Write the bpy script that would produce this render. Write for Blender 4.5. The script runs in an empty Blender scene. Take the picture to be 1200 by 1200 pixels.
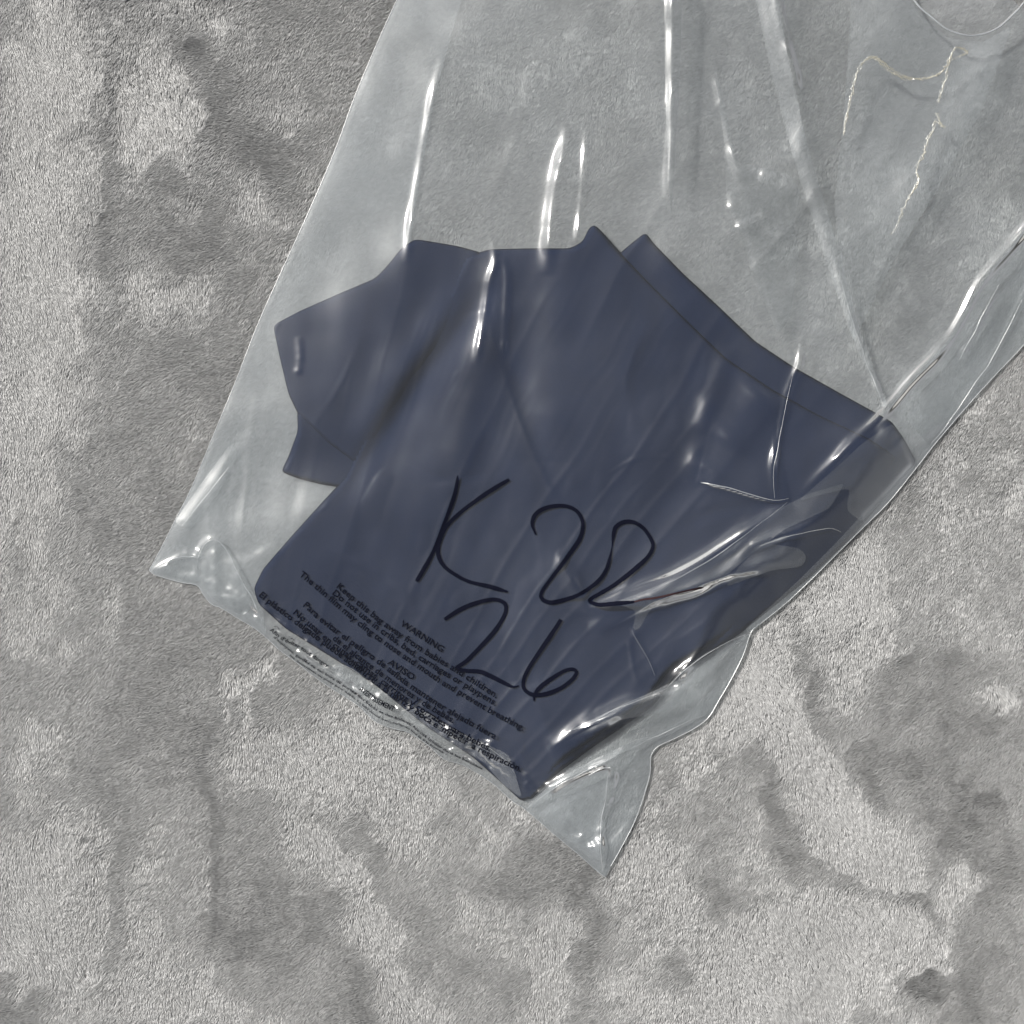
import bpy, math
import numpy as np
from mathutils import Vector

# ------------------------------------------------------------------ camera, light
SC = bpy.context.scene
COL = SC.collection
SPAN = 0.56            # metres of blanket across the picture
PX = SPAN / 1200.0     # one photo pixel on the blanket
CAM_H = 0.85

cam_d = bpy.data.cameras.new('camera')
cam_d.sensor_width = 36.0
cam_d.lens = 36.0 * CAM_H / SPAN
cam_d.clip_start = 0.01
cam_d.clip_end = 50.0
cam = bpy.data.objects.new('camera', cam_d)
cam.location = (0, 0, CAM_H)
COL.objects.link(cam)
SC.camera = cam

SUN_AZ, SUN_EL = 146.0, 43.0        # degrees: anticlockwise from +x, above the horizon
w = bpy.data.worlds.new('World')
SC.world = w
w.use_nodes = True
wn = w.node_tree.nodes
sky = wn.new('ShaderNodeTexSky')
sky.sky_type = 'NISHITA'
sky.sun_disc = False
sky.sun_elevation = math.radians(SUN_EL)
sky.sun_rotation = math.radians(90.0 - SUN_AZ)
sky.air_density = 1.0
sky.dust_density = 5.0
wn['Background'].inputs['Strength'].default_value = 0.08
hsv = wn.new('ShaderNodeHueSaturation')          # thin cloud: a paler sky
hsv.inputs['Saturation'].default_value = 0.12
w.node_tree.links.new(sky.outputs[0], hsv.inputs['Color'])
w.node_tree.links.new(hsv.outputs[0], wn['Background'].inputs['Color'])

sun_d = bpy.data.lights.new('sun', 'SUN')
sun_d.energy = 4.9
sun_d.angle = math.radians(3.0)
sun_d.color = (1.0, 0.955, 0.885)
sun = bpy.data.objects.new('sun', sun_d)
a, e = math.radians(SUN_AZ), math.radians(SUN_EL)
SUNV = np.array([math.cos(a) * math.cos(e), math.sin(a) * math.cos(e), math.sin(e)])
sun.rotation_euler = Vector(SUNV).to_track_quat('Z', 'Y').to_euler()
sun.location = SUNV * 5
COL.objects.link(sun)

SC.view_settings.view_transform = 'Standard'
SC.view_settings.look = 'None'
SC.view_settings.gamma = 1.0
SC.view_settings.exposure = 0.1
SC.view_settings.use_curve_mapping = False
SC.cycles.use_denoising = True
SC.cycles.transparent_max_bounces = 16
SC.cycles.max_bounces = 8
SC.cycles.caustics_reflective = False
SC.cycles.caustics_refractive = False
SC.cycles.sample_clamp_indirect = 4.0

# ------------------------------------------------------------------ helpers
RNG = np.random.default_rng(7)
TAB = RNG.random((64, 256, 256)).astype(np.float32)


def vn(x, y, seed=0):
    """smooth value noise in -1..1"""
    t = TAB[seed % 64]
    xi = np.floor(x).astype(np.int64)
    yi = np.floor(y).astype(np.int64)
    fx, fy = x - xi, y - yi
    fx = fx * fx * fx * (fx * (fx * 6 - 15) + 10)
    fy = fy * fy * fy * (fy * (fy * 6 - 15) + 10)
    x0, x1, y0, y1 = xi & 255, (xi + 1) & 255, yi & 255, (yi + 1) & 255
    v = (t[y0, x0] * (1 - fx) + t[y0, x1] * fx) * (1 - fy) + (t[y1, x0] * (1 - fx) + t[y1, x1] * fx) * fy
    return v * 2 - 1


def fbm(x, y, seed=0, oct=4, gain=0.5):
    s, amp, n = 0.0, 1.0, 0.0
    for k in range(oct):
        s = s + amp * vn(x * 2 ** k + 17.3 * k, y * 2 ** k + 5.1 * k, seed + k)
        n += amp
        amp *= gain
    return s / n


def sstep(a, b, x):
    t = np.clip((x - a) / (b - a), 0, 1)
    return t * t * (3 - 2 * t)


def world(p, z):
    """photo pixel + height above the blanket -> point in the scene"""
    p = np.asarray(p, dtype=np.float64)
    z = np.asarray(z, dtype=np.float64)
    k = PX * (1 - z / CAM_H)
    return np.stack([(p[..., 0] - 600) * k, (600 - p[..., 1]) * k, z + 0 * p[..., 0]], axis=-1)


def smooth_line(pts, step=2.0, closed=False):
    """Catmull-Rom through the points, resampled"""
    P = np.array(pts, dtype=np.float64)
    n = len(P)
    out = []
    m = n if closed else n - 1
    for i in range(m):
        if closed:
            p0, p1, p2, p3 = P[(i - 1) % n], P[i], P[(i + 1) % n], P[(i + 2) % n]
        else:
            p0, p1, p2, p3 = P[max(i - 1, 0)], P[i], P[i + 1], P[min(i + 2, n - 1)]
        k = max(2, int(np.linalg.norm((p2 - p1)[:2]) / step))
        t = np.arange(k)[:, None] / k
        out.append(0.5 * (2 * p1 + (p2 - p0) * t + (2 * p0 - 5 * p1 + 4 * p2 - p3) * t ** 2 + (3 * p1 - p0 - 3 * p2 + p3) * t ** 3))
    if not closed:
        out.append(P[-1:])
    return np.concatenate(out)


def seg_dist(X, Y, poly, closed=False):
    """distance to a polyline, running parameter 0..1, nearest point"""
    P = np.asarray(poly, dtype=np.float64)[:, :2]
    if closed:
        P = np.vstack([P, P[:1]])
    L = np.linalg.norm(np.diff(P, axis=0), axis=1)
    cum = np.concatenate([[0], np.cumsum(L)])
    best = np.full(X.shape, 1e18)
    par = np.zeros(X.shape)
    nx = np.zeros(X.shape)
    ny = np.zeros(X.shape)
    for i in range(len(L)):
        if L[i] < 1e-9:
            continue
        ax, ay = P[i]
        dx, dy = P[i + 1] - P[i]
        t = np.clip(((X - ax) * dx + (Y - ay) * dy) / (L[i] ** 2), 0, 1)
        qx, qy = ax + t * dx, ay + t * dy
        d = (X - qx) ** 2 + (Y - qy) ** 2
        m = d < best
        best[m] = d[m]
        par[m] = ((cum[i] + t * L[i]) / cum[-1])[m]
        nx[m] = qx[m]
        ny[m] = qy[m]
    return np.sqrt(best), par, nx, ny


def inside(X, Y, poly):
    P = np.asarray(poly)[:, :2]
    r = np.zeros(X.shape, dtype=bool)
    n = len(P)
    for i in range(n):
        x0, y0 = P[i]
        x1, y1 = P[(i + 1) % n]
        if y0 == y1:
            continue
        c = (y0 > Y) != (y1 > Y)
        r ^= c & (X < (x1 - x0) * (Y - y0) / (y1 - y0) + x0)
    return r


def sheet_grid(poly, step):
    """quads filling a pixel outline, rim vertices snapped on to it"""
    P = np.asarray(poly)
    x0, y0 = P.min(axis=0) - 2 * step
    x1, y1 = P.max(axis=0) + 2 * step
    nx, ny = int((x1 - x0) / step) + 2, int((y1 - y0) / step) + 2
    gx, gy = np.meshgrid(x0 + np.arange(nx) * step, y0 + np.arange(ny) * step)
    cx, cy = gx[:-1, :-1] + step / 2, gy[:-1, :-1] + step / 2
    ins = inside(cx, cy, P)
    idx = np.arange(nx * ny).reshape(ny, nx)
    q = np.stack([idx[:-1, :-1], idx[1:, :-1], idx[1:, 1:], idx[:-1, 1:]], axis=-1)[ins]
    cnt = np.bincount(q.ravel(), minlength=nx * ny)
    used = np.where(cnt > 0)[0]
    X, Y = gx.ravel()[used].copy(), gy.ravel()[used].copy()
    rim = cnt[used] < 4
    _, _, qx, qy = seg_dist(X[rim], Y[rim], P, True)
    X[rim], Y[rim] = qx, qy
    remap = np.full(nx * ny, -1)
    remap[used] = np.arange(len(used))
    return X, Y, rim, remap[q]


def mesh_from(name, V, F, smooth=True):
    me = bpy.data.meshes.new(name)
    V = np.asarray(V, dtype=np.float32)
    F = np.asarray(F, dtype=np.int32)
    k = F.shape[1]
    me.vertices.add(len(V))
    me.vertices.foreach_set('co', V.ravel())
    me.loops.add(F.size)
    me.loops.foreach_set('vertex_index', F.ravel())
    me.polygons.add(len(F))
    me.polygons.foreach_set('loop_start', np.arange(0, F.size, k, dtype=np.int32))
    me.polygons.foreach_set('use_smooth', np.full(len(F), smooth))
    me.update(calc_edges=True)
    me.validate()
    return me


def obj(name, me, mat=None, parent=None):
    o = bpy.data.objects.new(name, me)
    if mat is not None:
        me.materials.append(mat)
    COL.objects.link(o)
    if parent is not None:
        o.parent = parent
    return o


def tube(pts, rad, sides=6):
    """tube along 3D points with a radius for each"""
    P = np.asarray(pts, dtype=np.float64)
    n = len(P)
    T = np.gradient(P, axis=0)
    T /= np.linalg.norm(T, axis=1)[:, None] + 1e-12
    up = np.tile([0, 0, 1.0], (n, 1))
    B = np.cross(T, up)
    B /= np.linalg.norm(B, axis=1)[:, None] + 1e-12
    N = np.cross(B, T)
    r = np.broadcast_to(rad, (n,))[:, None, None]
    ang = np.arange(sides) / sides * 2 * math.pi
    V = P[:, None, :] + r * (np.cos(ang)[None, :, None] * B[:, None, :] + np.sin(ang)[None, :, None] * N[:, None, :])
    i = np.arange(n - 1)[:, None] * sides
    j = np.arange(sides)[None, :]
    j2 = (j + 1) % sides
    F = np.stack([i + j, i + j2, i + sides + j2, i + sides + j], axis=-1).reshape(-1, 4)
    return V.reshape(-1, 3), F


# ------------------------------------------------------------------ materials
def new_mat(name):
    m = bpy.data.materials.new(name)
    m.use_nodes = True
    nt = m.node_tree
    nt.nodes.clear()
    out = nt.nodes.new('ShaderNodeOutputMaterial')
    return m, nt, out


def mat_pile():
    m, nt, out = new_mat('plush_pile')
    N, L = nt.nodes.new, nt.links.new
    p = N('ShaderNodeBsdfPrincipled')
    tc = N('ShaderNodeTexCoord')
    no = N('ShaderNodeTexNoise')
    no.inputs['Scale'].default_value = 420
    no.inputs['Detail'].default_value = 2
    L(tc.outputs['Object'], no.inputs['Vector'])
    cr = N('ShaderNodeValToRGB')
    cr.color_ramp.elements[0].position = 0.3
    cr.color_ramp.elements[0].color = (0.405, 0.409, 0.414, 1)
    cr.color_ramp.elements[1].position = 0.7
    cr.color_ramp.elements[1].color = (0.53, 0.535, 0.542, 1)
    L(no.outputs['Fac'], cr.inputs['Fac'])
    L(cr.outputs['Color'], p.inputs['Base Color'])
    p.inputs['Roughness'].default_value = 0.30
    p.inputs['Specular IOR Level'].default_value = 0.75
    tl = N('ShaderNodeBsdfTranslucent')             # light comes through the fine fibres
    L(cr.outputs['Color'], tl.inputs['Color'])
    mx = N('ShaderNodeMixShader')
    mx.inputs[0].default_value = 0.12
    L(p.outputs[0], mx.inputs[1])
    L(tl.outputs[0], mx.inputs[2])
    L(mx.outputs[0], out.inputs['Surface'])
    return m


def mat_cloth(name, col, bump=0.6):
    m, nt, out = new_mat(name)
    N, L = nt.nodes.new, nt.links.new
    p = N('ShaderNodeBsdfPrincipled')
    tc = N('ShaderNodeTexCoord')
    no = N('ShaderNodeTexNoise')
    no.inputs['Scale'].default_value = 60
    no.inputs['Detail'].default_value = 6
    L(tc.outputs['Object'], no.inputs['Vector'])
    mx = N('ShaderNodeMix')
    mx.data_type = 'RGBA'
    mx.inputs['A'].default_value = tuple(c * 0.85 for c in col) + (1,)
    mx.inputs['B'].default_value = tuple(c * 1.15 for c in col) + (1,)
    L(no.outputs['Fac'], mx.inputs['Factor'])
    L(mx.outputs['Result'], p.inputs['Base Color'])
    p.inputs['Roughness'].default_value = 0.9
    p.inputs['Specular IOR Level'].default_value = 0.05
    p.inputs['Sheen Weight'].default_value = 0.0
    p.inputs['Sheen Roughness'].default_value = 0.5
    wv = N('ShaderNodeTexNoise')
    wv.inputs['Scale'].default_value = 900
    wv.inputs['Detail'].default_value = 3
    L(tc.outputs['Object'], wv.inputs['Vector'])
    bp = N('ShaderNodeBump')
    bp.inputs['Strength'].default_value = bump
    bp.inputs['Distance'].default_value = 0.0004
    L(wv.outputs['Fac'], bp.inputs['Height'])
    L(bp.outputs[0], p.inputs['Normal'])
    L(p.outputs[0], out.inputs['Surface'])
    return m


def mat_film(name, haze=0.032, refl=1.8, rough=0.10, tint=(0.97, 0.98, 0.98), broad=0.007, milk=(0.79, 0.84, 0.90)):
    """clear polythene: mirror-like fresnel reflection over a see-through body with a little milkiness"""
    m, nt, out = new_mat(name)
    N, L = nt.nodes.new, nt.links.new
    tr = N('ShaderNodeBsdfTransparent')
    tr.inputs['Color'].default_value = tint + (1,)
    df = N('ShaderNodeBsdfDiffuse')
    df.inputs['Color'].default_value = milk + (1,)
    tl = N('ShaderNodeBsdfTranslucent')
    tl.inputs['Color'].default_value = milk + (1,)
    ml = N('ShaderNodeMixShader')
    ml.inputs[0].default_value = 0.4
    L(df.outputs[0], ml.inputs[1])
    L(tl.outputs[0], ml.inputs[2])
    mh = N('ShaderNodeMixShader')
    L(tr.outputs[0], mh.inputs[1])
    L(ml.outputs[0], mh.inputs[2])
    # streaky milkiness of stretched film
    tc = N('ShaderNodeTexCoord')
    no = N('ShaderNodeTexNoise')
    no.inputs['Scale'].default_value = 14
    no.inputs['Detail'].default_value = 5
    L(tc.outputs['Object'], no.inputs['Vector'])
    mr = N('ShaderNodeMapRange')
    mr.inputs['From Min'].default_value = 0.3
    mr.inputs['From Max'].default_value = 0.7
    mr.inputs['To Min'].default_value = haze * 0.7
    mr.inputs['To Max'].default_value = haze * 1.3
    L(no.outputs['Fac'], mr.inputs['Value'])
    L(mr.outputs[0], mh.inputs[0])
    gl = N('ShaderNodeBsdfGlossy')
    gl.inputs['Color'].default_value = (1, 1, 1, 1)
    gl.inputs['Roughness'].default_value = rough
    fr = N('ShaderNodeFresnel')
    fr.inputs['IOR'].default_value = 1.5
    mu = N('ShaderNodeMath')
    mu.operation = 'MULTIPLY'
    mu.use_clamp = True
    mu.inputs[1].default_value = refl
    L(fr.outputs[0], mu.inputs[0])
    gb = N('ShaderNodeBsdfGlossy')                 # the wide, soft part of the shine
    gb.inputs['Roughness'].default_value = 0.34
    mb = N('ShaderNodeMixShader')
    mb.inputs[0].default_value = broad
    L(mh.outputs[0], mb.inputs[1])
    L(gb.outputs[0], mb.inputs[2])
    mg = N('ShaderNodeMixShader')
    L(mu.outputs[0], mg.inputs[0])
    L(mb.outputs[0], mg.inputs[1])
    L(gl.outputs[0], mg.inputs[2])
    L(mg.outputs[0], out.inputs['Surface'])
    return m


def mat_ink(name, col=(0.004, 0.005, 0.012), rough=0.8):
    m, nt, out = new_mat(name)
    p = nt.nodes.new('ShaderNodeBsdfPrincipled')
    p.inputs['Base Color'].default_value = col + (1,)
    p.inputs['Roughness'].default_value = rough
    p.inputs['Specular IOR Level'].default_value = 0.05
    nt.links.new(p.outputs[0], out.inputs['Surface'])
    return m


M_PILE = mat_pile()
M_BACK = mat_cloth('blanket_backing', (0.30, 0.30, 0.295))
M_NAVY = mat_cloth('navy_jersey', (0.0082, 0.0150, 0.040))
M_FILM = mat_film('clear_film')
M_FILM_BACK = mat_film('clear_film_back', haze=0.17, refl=1.2)  # milkiness raised to stand in for sky reflected over the bag
M_EDGE = mat_film('film_edge', haze=0.34, refl=1.5, rough=0.25)
M_FOLD_SHEEN = mat_film('fold_sheen_film', haze=0.05, refl=1.3, rough=0.16, broad=0.04)  # milky colour imitates bright sky on tilted film
M_VEIL = mat_film('fold_sheen_dense', haze=0.11, refl=1.0, rough=0.2, broad=0.03)  # denser milk for the stronger painted reflections
M_CAUSTIC = mat_film('caustic_film', haze=0.55, refl=2.5, rough=0.2, milk=(0.92, 0.85, 0.62))  # warm milk colour paints in the sun's caustic lines
M_GUSSET = mat_film('gusset_film', haze=0.15, refl=1.4, rough=0.2)  # extra milk also paints in the sky reflected by these strips
M_INK = mat_ink('black_marker_ink')
M_PRINT = mat_ink('black_print', (0.006, 0.007, 0.012))
M_WORN = mat_ink('worn_brown_ink', (0.045, 0.025, 0.028))

# ------------------------------------------------------------------ blanket
BLOBS = [  # x, y, sx, sy, angle, amount: where the pile is brushed so that it catches (+) or loses (-) the light
    (45, 300, 75, 330, 0, .7), (40, 60, 80, 60, 0, .3),
    (180, 135, 42, 80, 0, .8), (240, 20, 70, 22, 10, .5), (300, 250, 40, 60, 0, .35), (160, 330, 25, 40, 0, .5),
    (210, 355, 40, 30, 20, .45), (350, 120, 50, 60, 0, .2),
    (131, 160, 7, 130, 0, -.8), (228, 68, 12, 12, 0, -1.6), (260, 110, 22, 70, -38, -.9), (310, 180, 22, 50, -30, -.7),
    (192, 205, 22, 22, 0, -.9), (240, 290, 55, 45, 20, -.6), (140, 300, 14, 30, 0, -.7), (165, 420, 60, 60, 0, -.3),
    (250, 420, 40, 60, 20, -.5),
    (140, 600, 60, 110, 0, -.15), (190, 800, 120, 110, 0, -.35), (30, 560, 50, 120, 0, .15), (55, 860, 28, 18, 0, .6),
    (20, 895, 15, 10, 0, .8), (280, 795, 45, 12, -35, .8), (262, 833, 8, 9, 0, 1.2), (295, 820, 8, 14, 0, 1.0),
    (330, 880, 55, 35, 35, .9), (385, 850, 50, 45, 30, .5), (450, 900, 80, 45, 30, .35),
    (45, 1040, 60, 75, 0, 1.0), (60, 1130, 90, 30, 20, .8), (137, 1010, 12, 110, 0, -1.1), (250, 960, 9, 100, 0, -.8),
    (90, 1050, 12, 50, 0, -.5), (120, 1155, 14, 13, 0, -1.8), (15, 1180, 40, 25, 30, -1.0), (180, 1110, 30, 60, 0, .2),
    (380, 1000, 45, 22, 50, 1.1), (430, 1080, 60, 26, 55, 1.1), (470, 1160, 55, 28, 55, 1.0), (395, 1040, 25, 20, 30, -1.8),
    (330, 1100, 45, 50, 10, -.9), (420, 1160, 28, 45, 20, -1.0), (270, 1060, 25, 60, 0, -.5), (230, 1180, 60, 20, 10, .5),
    (440, 990, 10, 60, -10, -.6), (540, 960, 60, 50, 0, .25), (560, 1060, 40, 45, 0, .25), (510, 1100, 30, 50, 0, -.4),
    (600, 1030, 40, 22, 30, -.5), (660, 1020, 50, 35, 0, -.9), (600, 1150, 40, 60, 0, -.5), (650, 1130, 26, 80, 0, .7),
    (690, 1110, 16, 90, 0, -.6), (780, 940, 60, 40, 30, -.2), (770, 1020, 40, 60, 0, .45), (797, 1130, 13, 26, -15, -1.5),
    (862, 1052, 22, 12, 20, -1.3), (740, 1150, 30, 60, 0, .2), (930, 1000, 12, 30, -45, -1.0), (905, 930, 10, 110, -38, -.8),
    (880, 800, 60, 70, 20, .9), (945, 870, 40, 120, -30, 1.0), (1010, 960, 30, 60, -30, .9), (990, 700, 40, 60, -20, .4),
    (950, 1130, 110, 70, -10, 1.1), (870, 1180, 90, 40, 0, .8), (1010, 1080, 60, 60, 0, .7), (1050, 1000, 45, 35, 0, .6),
    (1010, 1025, 28, 12, 25, -1.2), (1060, 1050, 45, 13, 35, -1.4), (1085, 1145, 18, 14, 20, -1.7), (1105, 1110, 25, 18, 20, .9),
    (1130, 1020, 20, 14, 0, .9), (1110, 1060, 22, 30, 0, .6), (1140, 1150, 70, 90, 0, -.7), (1170, 960, 60, 80, 0, -.3),
    (1090, 830, 70, 80, 10, -.35), (950, 780, 10, 50, -15, -.8), (985, 850, 14, 70, -30, -.7), (1170, 810, 18, 12, 20, 1.0),
    (1100, 680, 90, 60, 20, .1), (1160, 560, 60, 60, 20, .25), (1030, 950, 16, 40, -20, -.7),
    (700, 120, 120, 90, 0, .15), (560, 60, 80, 60, 0, .2), (1000, 330, 60, 90, 0, .15), (900, 60, 60, 60, 0, -.2),
]


def ground_z(x, y):
    """gentle rise and fall of the blanket itself (metres)"""
    return 0.0022 * fbm(x / 260, y / 260, 3, 2) + 0.0008 * fbm(x / 70, y / 70, 9, 2)


def brush(x, y):
    wx = x + 26 * fbm(x / 60, y / 60, 11, 3) + 7 * fbm(x / 14, y / 14, 13, 2)
    wy = y + 26 * fbm(x / 60, y / 60, 21, 3) + 7 * fbm(x / 14, y / 14, 23, 2)
    s = np.zeros_like(x)
    for bx, by, sx, sy, an, am in BLOBS:
        if am < 0:
            am, sx, sy = am * (.42 if am < -1 else .58), sx * 1.2, sy * 1.2
        c, sn = math.cos(math.radians(an)), math.sin(math.radians(an))
        u = ((wx - bx) * c + (wy - by) * sn) / sx
        v = (-(wx - bx) * sn + (wy - by) * c) / sy
        s += am * np.exp(-(u * u + v * v) ** 1.3 * 0.9)
    s += 0.34 * fbm(wx / 90, wy / 120, 31, 4) + 0.30 * fbm(wx / 26, wy / 30, 37, 3)
    return np.tanh(1.7 * s - .06)


HIDDEN = np.array([(480, 330), (690, 330), (830, 430), (960, 530), (900, 660), (760, 780), (620, 890), (440, 760), (350, 690), (430, 560)], dtype=float)


def build_blanket():
    root = bpy.data.objects.new('plush_blanket', None)
    COL.objects.link(root)
    root['label'] = 'silver grey plush blanket with brushed light and dark patches, spread under the clear bag'
    root['category'] = 'blanket'
    # backing cloth
    n = 140
    g = np.linspace(-500, 1700, n)
    X, Y = np.meshgrid(g, g)
    Z = ground_z(X, Y) - 0.0012
    V = np.stack([(X - 600) * PX, (600 - Y) * PX, Z], axis=-1).reshape(-1, 3)
    idx = np.arange(n * n).reshape(n, n)
    F = np.stack([idx[:-1, :-1], idx[1:, :-1], idx[1:, 1:], idx[:-1, 1:]], axis=-1).reshape(-1, 4)
    obj('backing', mesh_from('backing', V, F), M_BACK, root)
    # pile
    lo, hi, st = -45, 1245, 1.06
    m = int((hi - lo) / st)
    X, Y = np.meshgrid(lo + (np.arange(m) + .5) * st, lo + (np.arange(m) + .5) * st)
    X = (X + (RNG.random(X.shape) - .5) * st * 1.3).ravel()
    Y = (Y + (RNG.random(Y.shape) - .5) * st * 1.3).ravel()
    hid = inside(X, Y, HIDDEN)                              # nothing of the pile shows under the middle of the shirt
    X, Y = X[~hid], Y[~hid]
    b = brush(X, Y)
    away = math.atan2(SUNV[1], SUNV[0]) + math.pi          # in scene axes
    # waves: the brushed pile breaks into short wavy rows with gaps between them
    wob = 3.5 * fbm(X / 15, Y / 15, 47, 2)
    row = fbm((X + wob) / 21.0, (Y + wob) / 5.4, 51, 2)
    row2 = fbm((X + wob + .5 * Y) / 9.0, (Y - wob - .5 * X) / 6.0, 55, 2)
    mixr = sstep(-.3, .3, fbm(X / 160, Y / 160, 59, 2) + (600 - X) / 1300.0)
    row = row * mixr + row2 * (1 - mixr)
    gap = 1 - sstep(0.0, .20, np.abs(row))
    rough = sstep(-.35, .45, b) * sstep(60, 150, X + 60 * sstep(650, 900, Y)) * (.55 + .45 * sstep(-.3, .3, fbm(X / 110, Y / 110, 57, 2)))
    b = np.clip(b + .14 * fbm(X / 9, Y / 9, 58, 2) * (.4 + .6 * rough) - .62 * gap * rough, -1, 1)
    side = 1.0
    ang = away - side * np.arccos(np.clip(b, -.98, .98)) + 0.3 * fbm(X / 18, Y / 18, 43, 3)
    dx, dy = np.cos(ang), np.sin(ang)                       # lean direction, scene axes
    r = row * rough
    tilt = np.radians(53 + np.where(b > 0, 15, 13) * b + 9 * r + 3 * RNG.standard_normal(len(X)))
    tilt = np.clip(tilt, .30, 1.45)
    ln = (0.0040 + 0.0012 * r - .0007 * gap * rough) * (0.85 + .3 * RNG.random(len(X)))
    z0 = ground_z(X, Y) - 0.0012
    k = 4
    pts = np.zeros((len(X), k, 3), dtype=np.float32)
    x0, y0 = (X - 600) * PX, (600 - Y) * PX
    jx, jy = RNG.standard_normal((2, len(X))) * 0.00018
    for i in range(k):
        t = i / (k - 1)
        bend = tilt * (0.55 + 0.45 * t)
        h = ln * t
        pts[:, i, 0] = x0 + dx * h * np.sin(bend) + jx * t
        pts[:, i, 1] = y0 + dy * h * np.sin(bend) + jy * t
        pts[:, i, 2] = z0 + h * np.cos(bend)
    cu = bpy.data.hair_curves.new('pile')
    cu.add_curves([k] * len(X))
    cu.attributes['position'].data.foreach_set('vector', pts.ravel())
    ra = cu.attributes.get('radius') or cu.attributes.new('radius', 'FLOAT', 'POINT')
    prof = np.array([.00015, .00016, .00014, .00006], dtype=np.float32)
    ra.data.foreach_set('value', np.tile(prof, len(X)))
    p = obj('pile', cu, M_PILE, root)
    p['kind'] = 'stuff'
    return root


build_blanket()

LEFT = [(556, -190), (520, -110), (490, -50), (465, 0), (440, 55), (415, 115), (395, 170), (372, 225), (345, 285), (322, 335), (300, 385), (275, 450), (250, 510), (225, 570), (205, 610),
        (190, 640), (175, 668)]
BOTTOM = [(183, 674), (210, 682), (231, 686), (239, 698), (248, 708), (260, 713), (278, 724), (298, 736), (312, 747), (327, 761), (346, 775), (366, 791),
          (386, 805), (402, 815), (420, 827), (438, 844), (458, 853), (478, 858), (500, 872), (520, 889), (541, 896), (560, 906), (580, 920), (600, 938), (615, 948),
          (650, 978), (680, 1003), (700, 1021), (710, 1028)]
RIGHT = [(716, 1015), (730, 990), (745, 960), (757, 925), (762, 905), (763, 886), (771, 875), (790, 866), (815, 853), (831, 840), (843, 820), (856, 798), (871, 768), (881, 740),
         (895, 728), (920, 708), (950, 680), (985, 645), (1012, 618), (1042, 588), (1075, 547), (1096, 520), (1130, 480), (1165, 441), (1200, 404), (1270, 325), (1340, 245), (1410, 160)]
MOUTH = [(1330, 60), (1250, -10), (1215, -12), (1192, 12), (1170, 32), (1150, 40), (1132, 41), (1110, 34), (1092, 20), (1075, 5), (1058, -22), (1040, -60), (940, -120), (760, -170)]
MOUTH_BACK = [(1380, 90), (1290, 45), (1215, 18), (1196, 9), (1180, -8), (1140, -60), (1060, -130), (900, -190), (740, -200)]


def arc_len_line(*parts):
    return np.array([p for q in parts for p in q], dtype=float)


FRONT_OUT = arc_len_line(LEFT, BOTTOM, RIGHT, MOUTH)
BACK_OUT = arc_len_line(LEFT, BOTTOM, RIGHT, MOUTH_BACK)
SEALED = arc_len_line(LEFT, BOTTOM, RIGHT)
FILM_BASE = 0.0027

# ------------------------------------------------------------------ folded shirt
SHIRT_BASE = 0.0030        # on the back sheet of the bag
TOPS = []
EDGE_R = 4.5               # px over which a folded edge rounds off


def slab(name, outline, base_fn, thick, parent, wr=0.0012, seed=70, step=3.0, mat=None, folds=(), edge=EDGE_R):
    """folded cloth: rounded edge all round, wrinkled top, flat underside"""
    P = chaikin(outline)
    lines = [(smooth_line(q, 6.0), wd, h) for q, wd, h in folds]

    def top_fn(x, y, dd):
        prof = np.sqrt(np.clip(1 - (1 - np.clip(dd / edge, 0, 1)) ** 2, 0, 1))
        t = base_fn(x, y) + thick * prof + prof * wr * (fbm(x / 70, y / 95, seed, 3) + .22 * fbm(x / 24, y / 30, seed + 4, 2))
        for q, wd, h in lines:
            fd, ft, _, _ = seg_dist(x, y, q)
            t = t + h * np.exp(-(fd / wd) ** 2) * np.sin(np.pi * np.clip(ft * .9 + .05, 0, 1)) ** .6 * prof
        bd, _, _, _ = seg_dist(x, y, SEALED)
        return np.minimum(t, SHIRT_BASE + .0001 + np.maximum(bd - 2, 0) * PX * (.12 + .29 * sstep(560, 800, x)))

    TOPS.append((P, top_fn))
    X, Y, rim, Q = sheet_grid(P, step)
    d, _, _, _ = seg_dist(X, Y, P, True)
    base = np.minimum(base_fn(X, Y), top_fn(X, Y, d) - .00005)
    top = top_fn(X, Y, d)
    n = len(X)
    gz = ground_z(X, Y)
    V = np.vstack([world(np.stack([X, Y], -1), top + gz), world(np.stack([X, Y], -1), base + gz)])
    V[:n][rim] = V[n:][rim]
    F = np.vstack([Q, Q[:, ::-1] + n])
    # close the rim by sharing the vertices of the top
    ren = np.arange(2 * n)
    ren[n:][rim] = np.where(rim)[0]
    F = ren[F]
    me = mesh_from(name, V, F)
    return obj(name, me, mat or M_NAVY, parent), (P, thick, edge)


def chaikin(pts, it=3):
    P = np.asarray(pts, dtype=float)
    for _ in range(it):
        Q = np.roll(P, -1, axis=0)
        L = np.linalg.norm(Q - P, axis=1)[:, None]
        f = np.minimum(.25, 3.0 / np.maximum(L, 1e-6))
        P = np.stack([P + (Q - P) * f, Q - (Q - P) * f], axis=1).reshape(-1, 2)
    return P


def flat(v):
    return lambda x, y: np.full_like(x, v)


SHIRT = bpy.data.objects.new('folded_shirt', None)
COL.objects.link(SHIRT)
SHIRT['label'] = 'navy blue short sleeved shirt folded flat inside the clear plastic bag'
SHIRT['category'] = 'shirt'

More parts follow.
